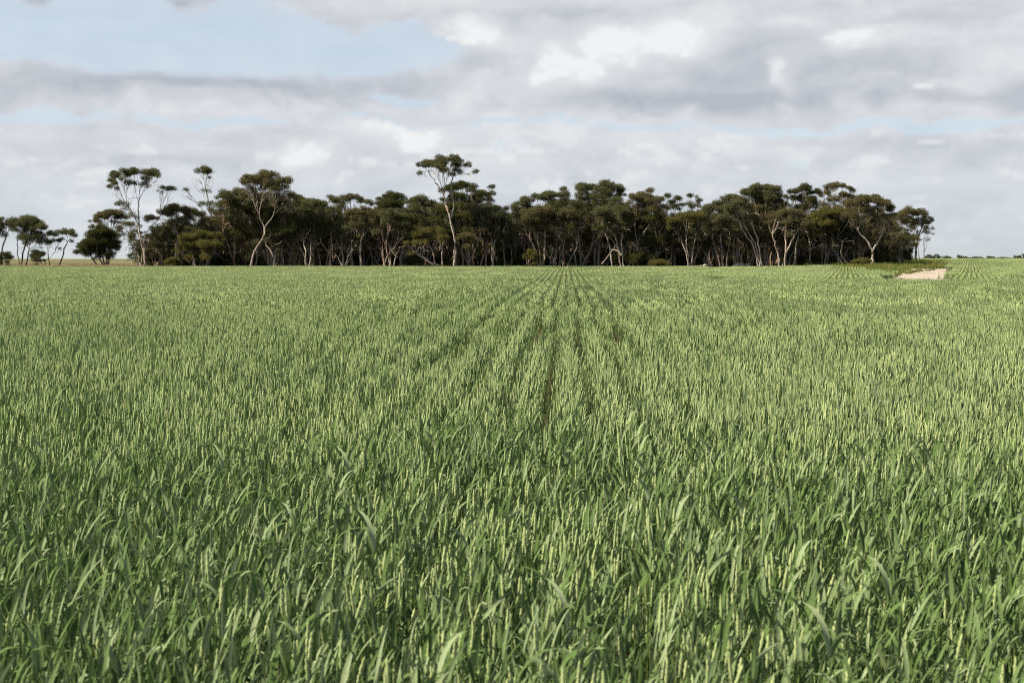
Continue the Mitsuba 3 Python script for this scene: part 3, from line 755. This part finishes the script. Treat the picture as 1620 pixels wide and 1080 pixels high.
hero('eucalypt_tree', 'big green double-dome eucalypt, highest crown of the right-hand half', A_, 187, 940, [(920, 297, 12, 7), (934, 296, 11, 6), (952, 298, 12, 6), (963, 291, 11, 5), (975, 298, 10, 6), (980, 307, 9, 6), (945, 310, 14, 6), (962, 309, 13, 6), (925, 312, 12, 7), (973, 317, 12, 6)], [([(939, 420), (941, 398), (945, 378), (938, 352)], [0, 1, 8, 6]), ([(946, 420), (948, 390), (950, 370), (962, 340)], [2, 3, 4, 5, 7, 9])], r0=.34, bk='g', lf='o', per=125)
hero('eucalypt_tree', 'leafy eucalypt with white dead limbs crossing under the double dome', A_, 184, 973, [(948, 334, 14, 8), (965, 329, 14, 8), (982, 333, 13, 8), (956, 348, 14, 8), (976, 350, 14, 8), (990, 342, 10, 8)], [([(970, 420), (966, 398), (960, 375)], [0, 3]), ([(984, 420), (979, 398), (974, 376)], [1, 4]), ([(988, 420), (983, 390), (984, 366)], [2, 5])], r0=.24, bk='p', lf='o', bare=.8)
hero('eucalypt_tree', 'bronze-tinged eucalypt with small cap on top, right of the double dome', A_, 186, 1011, [(1004, 312, 11, 6), (1016, 308, 11, 5), (1027, 302, 8, 4), (1022, 315, 13, 6), (1038, 318, 10, 6), (1047, 325, 10, 7), (1010, 325, 12, 6), (1030, 328, 15, 8), (1044, 340, 12, 7)], [([(1012, 412), (1009, 390), (1006, 375), (1004, 350)], [0, 1, 6]), ([(1012, 412), (1009, 385), (1020, 366), (1030, 352)], [2, 3, 4, 5, 7, 8])], r0=.25, bk='p', lf='b')
hero('eucalypt_tree', 'slim eucalypt with lone tuft on a bare stalk in the notch', A_, 191, 1052, [(1055, 310, 6, 3), (1047, 316, 6, 3), (1052, 330, 8, 5)], nstem=2, r0=.13, lf='d', bare=.6)
hero('eucalypt_tree', 'lacy open eucalypt with separate cloud-like tufts in the notch of the skyline', A_, 192, 1086, [(1074, 314, 9, 4), (1094, 311, 9, 4), (1109, 317, 6, 4), (1085, 324, 10, 4), (1068, 325, 8, 5), (1100, 326, 8, 4), (1064, 318, 4, 3)], nstem=3, r0=.19, lf='d', bare=.4)
hero('mallee_tree', 'mallee with a yellow-green flat crown and slender vase of stems in the notch', A_, 184, 1090, [(1072, 347, 13, 5), (1086, 342, 13, 5), (1102, 340, 12, 5), (1065, 354, 9, 5), (1112, 346, 9, 6), (1090, 353, 15, 6)], [([(1091, 420), (1086, 402), (1078, 380)], [0, 3]), ([(1091, 420), (1088, 400), (1086, 378)], [1, 5]), ([(1092, 420), (1096, 395), (1101, 372)], [2, 4])], r0=.2, bk='p', lf='g', bare=.7)
hero('eucalypt_tree', 'sloping-crowned eucalypt stepping up right of the notch', A_, 187, 1140, [(1117, 337, 12, 6), (1128, 328, 13, 6), (1143, 321, 13, 7), (1157, 313, 12, 6), (1132, 343, 13, 7), (1150, 336, 12, 7)], nstem=3, r0=.25, lf='o')
hero('mallee_tree', 'grey three-stemmed mallee with curved trunks before the sloping crown', A_, 183.5, 1142, [(1125, 351, 12, 6), (1141, 347, 12, 6), (1157, 352, 11, 7), (1139, 360, 14, 6)], [([(1140, 420), (1133, 398), (1127, 376)], [0]), ([(1144, 420), (1142, 396), (1140, 375)], [1, 3]), ([(1149, 420), (1152, 396), (1156, 374)], [2])], r0=.22, bk='g', lf='s', bare=1.0)
hero('eucalypt_tree', 'leaning fan of bare pale stems sweeping up to the left, right-hand half', A_, 183.5, 1200, [(1150, 327, 11, 6), (1164, 321, 12, 6), (1177, 316, 10, 6), (1160, 335, 10, 6), (1182, 328, 9, 6)], [([(1203, 420), (1192, 392), (1176, 366), (1164, 346)], [0, 3]), ([(1204, 420), (1196, 392), (1183, 366)], [1]), ([(1207, 420), (1201, 392), (1192, 362)], [2, 4])], r0=.26, bk='p', lf='o', bare=.7)
hero('eucalypt_tree', 'large full-crowned olive eucalypt at the high right of the grove', A_, 187, 1214, [(1186, 302, 12, 7), (1198, 296, 12, 6), (1213, 295, 12, 6), (1227, 299, 11, 7), (1236, 309, 9, 7), (1192, 314, 12, 7), (1210, 310, 15, 8), (1228, 318, 11, 7), (1203, 323, 11, 6)], nstem=4, r0=.36, bk='r', lf='o', per=130)
hero('eucalypt_tree', 'eucalypt with dense twin-lobed dark crown beside the large olive one', A_, 188, 1262, [(1252, 306, 9, 7), (1263, 300, 10, 6), (1275, 298, 11, 6), (1286, 303, 9, 7), (1262, 313, 12, 7), (1279, 314, 11, 8), (1272, 326, 12, 6)], nstem=3, r0=.3, lf='d', per=135)
hero('mallee_tree', 'white many-stemmed vase mallee at the front of the right-hand half', A_, 183, 1238, [(1228, 340, 12, 7), (1244, 336, 12, 7), (1260, 339, 11, 7), (1218, 352, 10, 7), (1248, 351, 13, 6), (1270, 347, 10, 7)], [([(1234, 420), (1230, 398), (1222, 372)], [0, 3]), ([(1240, 420), (1243, 396), (1244, 366)], [1, 4]), ([(1236, 420), (1250, 388), (1263, 362)], [2, 5])], r0=.28, bk='p', lf='b', bare=.9)
hero('eucalypt_tree', 'straight white pole-trunked eucalypt between the vase mallee and the golden canopy', A_, 184, 1259, [(1254, 352, 10, 6), (1268, 354, 10, 6), (1262, 345, 11, 6)], [([(1258, 420), (1259, 395), (1263, 372)], [0, 1, 2])], r0=.17, bk='p', lf='o')
hero('eucalypt_tree', 'umbrella-topped eucalypt with a second tier below, behind the golden canopy', A_, 190, 1322, [(1310, 297, 9, 5), (1322, 293, 10, 5), (1335, 295, 10, 5), (1303, 305, 6, 4), (1345, 299, 5, 3), (1320, 315, 12, 5), (1336, 310, 12, 5), (1305, 322, 11, 5), (1347, 311, 7, 5), (1297, 327, 8, 5)], nstem=3, r0=.27, lf='b', bare=.6)
hero('mallee_tree', 'broad mallee with a smooth golden-green canopy left of the round domed tree', A_, 185, 1305, [(1290, 341, 12, 6), (1305, 336, 14, 6), (1322, 335, 14, 6), (1338, 338, 12, 6), (1298, 350, 14, 8), (1318, 350, 15, 8), (1337, 351, 12, 8), (1310, 364, 16, 8)], nstem=5, r0=.3, lf='g', bare=.3, per=125)
hero('eucalypt_tree', 'handsome round domed eucalypt with a Y-forked pale trunk near the right end', A_, 182, 1378, [(1352, 322, 12, 7), (1366, 315, 13, 6), (1381, 316, 13, 6), (1394, 322, 12, 7), (1407, 331, 10, 8), (1346, 334, 10, 8), (1362, 331, 13, 7), (1380, 331, 13, 7), (1397, 341, 12, 7), (1354, 347, 10, 6)], [([(1378, 416), (1381, 403), (1380, 396), (1371, 380), (1358, 366)], [0, 1, 5, 6, 9]), ([(1378, 416), (1381, 403), (1381, 396), (1391, 379), (1397, 362)], [2, 3, 4, 7, 8])], r0=.3, bk='p', lf='b', bare=.6, per=120)
hero('eucalypt_tree', 'brown-leaved eucalypt behind the round domed one, above the black bush', A_, 200, 1414, [(1408, 346, 9, 6), (1421, 341, 10, 7), (1428, 350, 9, 7), (1412, 357, 12, 8)], nstem=3, r0=.24, lf='b')
hero('dense_tree', 'big black-green rounded bush at the right end of the grove', A_, 196, 1418, [(1404, 378, 12, 9), (1418, 374, 12, 8), (1430, 384, 9, 9), (1408, 392, 14, 9), (1425, 397, 11, 9), (1437, 401, 6, 8), (1415, 405, 16, 7), (1397, 400, 9, 9)], nstem=4, r0=.3, lf='d', per=190, bare=0)
hero('eucalypt_tree', 'last eucalypt at the right end, curved crown drooping to the sky', A_, 210, 1448, [(1430, 338, 9, 6), (1441, 334, 11, 6), (1454, 336, 10, 6), (1464, 342, 8, 6), (1470, 350, 7, 5), (1456, 350, 10, 7), (1440, 348, 11, 7), (1460, 366, 9, 4), (1452, 374, 6, 4), (1470, 361, 6, 3)], [([(1448, 414), (1449, 395), (1446, 375)], [0, 1, 6]), ([(1448, 414), (1449, 395), (1452, 375)], [2, 3, 4, 5, 7, 8, 9])], r0=.27, bk='g', lf='b')

# -- shrubs
def shrub(label, D, x, y, rx, ry, lf, per=150, name='shrub', group=None, cat='shrub'):
    pads = [(x + dx * rx, y + dy * ry, rx * .5, ry * .55) for dx, dy in ((-.5, .1), (.45, .15), (0, -.4), (-.1, .35), (.25, -.15))]
    return hero(name, label, cat, D, x, pads, nstem=3, r0=.1, bk='g', lf=lf, per=per, bare=.1, group=group)


shrub('dark round shrub at the left edge of the photo', 203, 7, 405, 12, 9, 'd')
shrub('dark shrub under the round dark-topped eucalypt at far left', 204, 60, 402, 14, 8, 'd')
shrub('yellow-green low shrub on the dry grass at the left foot of the grove', 183.5, 272, 413, 12, 6, 'g')
shrub('rounded green shrub behind the fallen limbs left of the golden mallee', 186, 654, 411, 14, 8, 'o')
shrub('sunlit yellow-green shrub at the foot of the pink-trunked mallee cluster', 183.5, 842, 402, 10, 9, 'g')
shrub('wide black-green shrub under the double dome, right of its crossing limbs', 184.5, 1010, 408, 28, 8, 'd')
shrub('small bright green shrub at the crop edge in front of the bronze-tinged tree', 182.5, 1043, 416, 14, 4, 'g')
shrub('bushy dark shrub right of the spreading zigzag eucalypt', 187, 812, 402, 22, 14, 'd')
shrub('dark shrub beneath the tangled grey mallee', 187, 905, 408, 16, 12, 'd')
shrub('bright green shrub at the foot of the round domed eucalypt', 181, 1362, 414, 14, 4, 'g')
for label, px, D, h, spread, n in (('dark upright tuft of weed at the corner of the crop by the track', 1405, 92, .85, .17, 260), ('low flat dark weed on the sand beside the upright corner tuft', 1421, 98, .3, .30, 200)):
    key = thing('weed_clump', label, 'weed')
    c = at(px, 430, D)
    base = np.stack([tree_rng.normal(0, spread, n), tree_rng.normal(0, spread, n), np.zeros(n)], -1)
    v, f, uv = ribbons(base, tree_rng.uniform(0, 6.28, n), tree_rng.uniform(.5, 1.0, n) * h, tree_rng.uniform(.02, .045, n), np.abs(tree_rng.normal(.25, .2, n)), tree_rng.uniform(.2, 1.2, n), 2, 0, tree_rng.random(n), 0)
    uv[:, 1] = np.repeat(tree_rng.random(n), 6)
    scene[key] = mikit.ply((v + [c[0], D, float(gz(c[0], D))], f), 'mat_leaf_olive', uv=uv)

# -- small trees of the shaded front edge
edge = ((256, 'left of the bronze-topped eucalypt'), (333, 'between the golden-crowned mallee and the broad dark eucalypt'), (430, 'right of the S-bent trunk'), (455, 'before the hazy grey-brown eucalypt'),
        (489, 'left of the forked pink trunk'), (545, 'between the forked pink trunk and the vase-forked eucalypt'), (594, 'right of the vase-forked eucalypt'), (640, 'right of the fan mallee'), (738, 'before the wide-topped darker eucalypt'),
        (805, 'right of the zigzag-limbed eucalypt'), (833, 'left of the stout pink trunks'), (874, 'right of the stout pink trunks'), (922, 'left of the double dome trunk'), (1000, 'left of the bronze-tinged eucalypt'), (1040, 'right of the bronze-tinged eucalypt'),
        (1062, 'left of the yellow-green vase mallee'), (1118, 'right of the yellow-green vase mallee'), (1170, 'left of the leaning fan of pale stems'), (1221, 'between the leaning fan and the white vase mallee'), (1282, 'left of the broad golden canopy'), (1330, 'right of the broad golden canopy'), (1350, 'left of the round domed eucalypt'))
for n, (x, where) in enumerate(edge):
    top = 352 + tree_rng.uniform(-6, 22)
    w = tree_rng.uniform(11, 17)
    kind = ('d', 'o', 's', 'b')[n % 4]
    pads = [(x + w * a + tree_rng.normal(0, 2), top + 9 * abs(a) + tree_rng.uniform(-3, 4), w * .55, 6) for a in (-.9, -.2, .5, 1.0)] + [(x + tree_rng.normal(0, 5), top + 16, w * .7, 7)]
    hero('mallee_tree', f'small {dict(d="dark", o="olive", s="grey-leaved", b="brownish")[kind]} mallee {where}', A_, tree_rng.uniform(184.5, 188.5), x, pads, nstem=int(tree_rng.integers(2, 5)), r0=.2, bk=('g', 'p', 'p')[n % 3], lf=kind, bare=1.0, fork=.35, per=55)

# -- the rows behind, copies of eight trees
SKY = np.array([(230, 372), (250, 352), (300, 342), (350, 322), (400, 300), (440, 296), (480, 322), (520, 326), (560, 324), (615, 318), (650, 326), (700, 318), (720, 302), (770, 312), (800, 345), (840, 322), (900, 312), (960, 304), (985, 320), (1010, 318), (1050, 328), (1100, 335), (1150, 330), (1190, 308), (1230, 306), (1250, 325), (1285, 320), (1310, 322), (1340, 320), (1380, 326), (1410, 344), (1440, 352)])
bg = np.random.default_rng(31)
for q in range(8):
    g = {'type': 'shapegroup'}
    cnt = {}

    def writer(part, mesh, bsdf, uv=None):
        cnt[part] = cnt.get(part, 0) + 1
        name = part if cnt[part] == 1 else f'{part}_{cnt[part] - 1:03d}'
        g[name] = mikit.ply(mesh, bsdf, uv=uv, smooth=55 if part in ('trunk', 'limb') else False)

    H, w = 8.0, bg.uniform(1.9, 2.6)                                        # an 8 m tree, scaled where it stands
    pads = []
    for a in np.linspace(-1, 1, 5) + bg.normal(0, .1, 5):
        pads.append((np.array([a * w, bg.uniform(-.8, .8) * w, H - .45 - .9 * a * a + bg.normal(0, .15)]), .85, .8, .5))
    for a in range(7):
        pads.append((np.array([bg.uniform(-1.1, 1.1) * w, bg.uniform(-1, 1) * w, H * bg.uniform(.46, .84)]), 1.0, .95, .7))
    groups = np.array_split(np.argsort([p[0][0] for p in pads]), 3)
    stems = []
    for gg in groups:
        c = np.mean([pads[o][0] for o in gg], axis=0)
        b = np.array([bg.normal(0, .3), bg.normal(0, .3), 0.0])
        stems.append(([b, b + (c - b) * .22 + bg.normal(0, .1, 3), b + (c - b) * .42 + bg.normal(0, .15, 3)], list(gg)))
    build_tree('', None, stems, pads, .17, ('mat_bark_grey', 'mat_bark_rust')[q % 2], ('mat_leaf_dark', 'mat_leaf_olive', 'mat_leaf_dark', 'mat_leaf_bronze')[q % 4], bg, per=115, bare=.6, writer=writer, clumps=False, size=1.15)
    scene[f'back_tree_group_{q}'] = g
    # a leafy bush of the undergrowth, 2.4 m high
    if q < 4:
        pp = np.stack([bg.uniform(-1.3, 1.3, 26), bg.uniform(-1.1, 1.1, 26), bg.uniform(.25, 1.9, 26)], -1)
        pp[:, 2] *= 1 - .25 * np.abs(pp[:, 0])
        v, f, uv = leaves(pp, bg.uniform(.35, .55, 26), 120, bg, 1.1)
        o2 = []
        grow(np.array([0, 0, -.2]), np.array([0, 0, 1.0]), pp, .07, o2, bg)
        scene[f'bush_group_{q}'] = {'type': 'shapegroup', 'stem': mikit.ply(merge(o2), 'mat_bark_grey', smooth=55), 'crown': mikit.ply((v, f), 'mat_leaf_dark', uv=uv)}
back = []
for D0, step in ((188, 20), (193, 22), (201, 24), (213, 27)):
    x = 238 + bg.uniform(0, 12)
    while x < 1425:
        D = D0 + bg.uniform(-2.5, 2.5)
        top = np.interp(x, SKY[:, 0], SKY[:, 1]) + bg.uniform(3, 22)
        back.append((x, D, top))
        x += step * bg.uniform(.8, 1.25)
for x, D, top in back:
    key = thing('eucalypt_tree', 'eucalypt in the dark rows behind the front trees of the grove', 'tree', 'trees in the shaded rows behind the front of the grove')
    p = at(x, top, D)
    s = float(np.clip((p[2] - gz(p[0], D)) / 8.0, .35, 1.6))
    w = min(s * bg.uniform(.9, 1.15), .95)
    scene[key] = {'type': 'instance', 'g': {'type': 'ref', 'id': f'back_tree_group_{int(bg.integers(0, 8))}'},
                  'to_world': T().translate([float(p[0]), float(D), float(gz(p[0], D))]).rotate([0, 0, 1], float(bg.uniform(0, 360))).scale([w, w, s])}
for n in range(230):
    D = bg.uniform(187, 212) if n < 130 else bg.uniform(216, 224)
    x = bg.uniform(245, 1418) if n < 130 else 240 + (n - 130) * 11.8
    p = at(x, 415, D)
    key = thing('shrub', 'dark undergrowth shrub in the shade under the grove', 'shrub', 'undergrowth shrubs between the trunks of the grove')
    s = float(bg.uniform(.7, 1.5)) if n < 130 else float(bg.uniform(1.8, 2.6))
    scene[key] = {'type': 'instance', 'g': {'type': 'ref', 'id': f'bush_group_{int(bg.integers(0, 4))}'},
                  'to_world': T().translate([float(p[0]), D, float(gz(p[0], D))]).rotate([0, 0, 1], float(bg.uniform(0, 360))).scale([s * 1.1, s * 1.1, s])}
# -- far trees on the horizon at right
for x, w, h in ((1470, 14, 5), (1483, 8, 6.5), (1499, 15, 4), (1519, 9, 5), (1527, 12, 3.5), (1546, 17, 3), (1569, 15, 3.5), (1592, 19, 2.8), (1606, 8, 4.5), (1617, 13, 6)):
    D = bg.uniform(560, 640)
    p = at(x, 407, D)
    key = thing('distant_tree', 'tiny dark tree on the far horizon at right', 'tree', 'far trees along the horizon at the right')
    hgt = (h * 1.5 + 3.5) * D / FPX
    scene[key] = {'type': 'instance', 'g': {'type': 'ref', 'id': f'bush_group_{int(bg.integers(0, 4))}'},
                  'to_world': T().translate([float(p[0]), D, float(gz(p[0], D))]).rotate([0, 0, 1], float(bg.uniform(0, 360))).scale([w * D / FPX / 2.4, w * D / FPX / 2.4, hgt / 2.4])}

# ------------------------------------------------------------------ dead wood and stones
def dead(name, label, cat, D, paths, r, bk='p', twigs=0):
    key = thing(name, label, cat)
    for n, way in enumerate(paths):
        P = [at(x, y, D + dd) for x, y, dd in way]
        for p in P:
            p[2] = max(p[2], float(gz(p[0], p[1])) + r * .8)
        out, rr = [], r if n == 0 else r * .55
        for a in range(len(P) - 1):
            d0 = unit(P[a + 1] - P[max(a - 1, 0)]); d1 = unit(P[min(a + 2, len(P) - 1)] - P[a])
            out.append(tube(P[a], P[a + 1], d0, d1, rr, rr * .72, 5, 6, tree_rng)); rr *= .72
        if twigs:
            tg = P[-1] + np.abs(tree_rng.normal(0, .6, (twigs, 3))) * [1, .5, 1] * np.sign(tree_rng.normal(0, 1, (twigs, 3)) + [0, 0, 1.2])
            grow(P[-1], d1, tg, rr, out, tree_rng, .014)
        put(key, 'trunk' if n == 0 else 'branch', merge(out), BARK[bk], smooth=55)


dead('fallen_limb', 'grey dead limb lying slantwise at the front edge right of the crooked trunk', 'limb', 183.5, [[(437, 420, 0), (431, 402, .4), (421, 388, 1)]], .16, 'g', 3)
dead('fallen_limb', 'white dead limbs crossed in an X under the double dome', 'limb', 183, [[(952, 418, 0), (966, 400, .2), (977, 384, .5)], [(958, 372, .8), (968, 380, .5), (976, 392, .2)]], .10, 'g', 4)
dead('fallen_limb', 'short bent white limb near the ground right of the crossed limbs', 'limb', 182.8, [[(983, 404, 0), (977, 397, .2), (969, 395, .4)]], .12, 'p', 2)
dead('fallen_limb', 'low pale branch sweeping out from the foot of the golden mallee', 'limb', 182.6, [[(694, 420, 0), (678, 414, -.4), (660, 402, -.6), (652, 394, -.6)]], .13, 'p', 4)
dead('dead_tree', 'bare forked dead sapling between the fan mallee and the two-tier eucalypt', 'tree', 183.4, [[(623, 419, 0), (626, 405, 0), (631, 396, .2)], [(626, 405, 0), (619, 396, .2)]], .1, 'p', 3)
dead('dead_tree', 'bare leaning dead stem left of the vase-forked eucalypt', 'tree', 183.4, [[(541, 420, 0), (535, 408, .2), (530, 402, .3)], [(535, 409, .2), (540, 398, .3)]], .1, 'p', 3)
dead('dead_tree', 'criss-cross pale dead stems right of the vase-forked eucalypt', 'tree', 183.4, [[(546, 420, 0), (552, 404, .1), (559, 393, .3)], [(548, 419, 0), (556, 402, .2), (556, 385, .3)]], .1, 'p', 4)
dead('dead_tree', 'thicket of grey dead twigs in front of the golden canopy at right', 'tree', 183, [[(1332, 418, 0), (1325, 404, .2), (1317, 393, .5)], [(1338, 416, 0), (1330, 400, .3), (1333, 384, .5)], [(1345, 418, 0), (1330, 408, .3), (1308, 399, .5)]], .09, 'g', 10)
dead('dead_tree', 'thin bare dead stick standing right of the last eucalypt', 'tree', 210, [[(1461, 412, 0), (1462, 395, 0), (1461, 376, 0)], [(1462, 398, 0), (1466, 390, 0)]], .07, 'g', 4)
dead('dead_tree', 'slim bare sapling stem close beside the last eucalypt trunk', 'tree', 211, [[(1455, 412, 0), (1453, 398, 0), (1452, 386, 0)]], .06, 'g', 2)

st = np.random.default_rng(3)


def rock(rng, r):
    m = trimesh.creation.icosphere(2, 1.0)
    n = meshkit.fbm(m.vertices * 1.3 + rng.uniform(0, 50, 3), 3, 2) - .5
    v = m.vertices * (1 + .8 * n)[:, None] * r * rng.uniform(.7, 1.3, 3) * [1, 1, .7]
    return v, np.array(m.faces)


def heap(label, x0, x1, D, n, r, name='stone_heap'):
    key = thing(name, label, 'stones')
    out = []
    for q in range(n):
        x = st.uniform(x0, x1)
        p = at(x, 415, D + st.normal(0, .8))
        rr = r * st.uniform(.5, 1.4)
        v, f = rock(st, rr)
        hump = (1 - (2 * (x - x0) / (x1 - x0) - 1) ** 2) * r * 2.2 * st.random()
        out.append((v + [p[0], p[1], float(gz(p[0], p[1])) + rr * .35 + hump], f))
    mesh = merge(out)
    scene[f'{key}__stone'] = mikit.ply(mesh, 'mat_stone', smooth=50)
    labels[f'{key}__stone'] = {'kind': 'stuff'}


heap('heap of pale pinkish stones behind the crop under the yellow-green mallee, in the notch', 1085, 1135, 186, 70, .3)
heap('heap of pale stones left of the leaning fan of bare stems', 1150, 1200, 186, 70, .32)
heap('scatter of grey stones in the shade behind the S-bent trunk', 335, 385, 187, 40, .26)
heap('scatter of grey stones right of the golden-crowned mallee', 430, 480, 188, 40, .26)
heap('scatter of grey stones behind the vase-forked eucalypt', 560, 650, 188, 60, .24)
key = thing('boulder', 'pale tan boulder on the verge in front of the big black-green bush', 'boulder')
v, f = rock(st, .42)
p = at(1402, 410, 186)
scene[f'{key}'] = mikit.ply((v + [p[0], p[1], float(gz(p[0], p[1])) + .3], f), 'mat_stone', smooth=50)
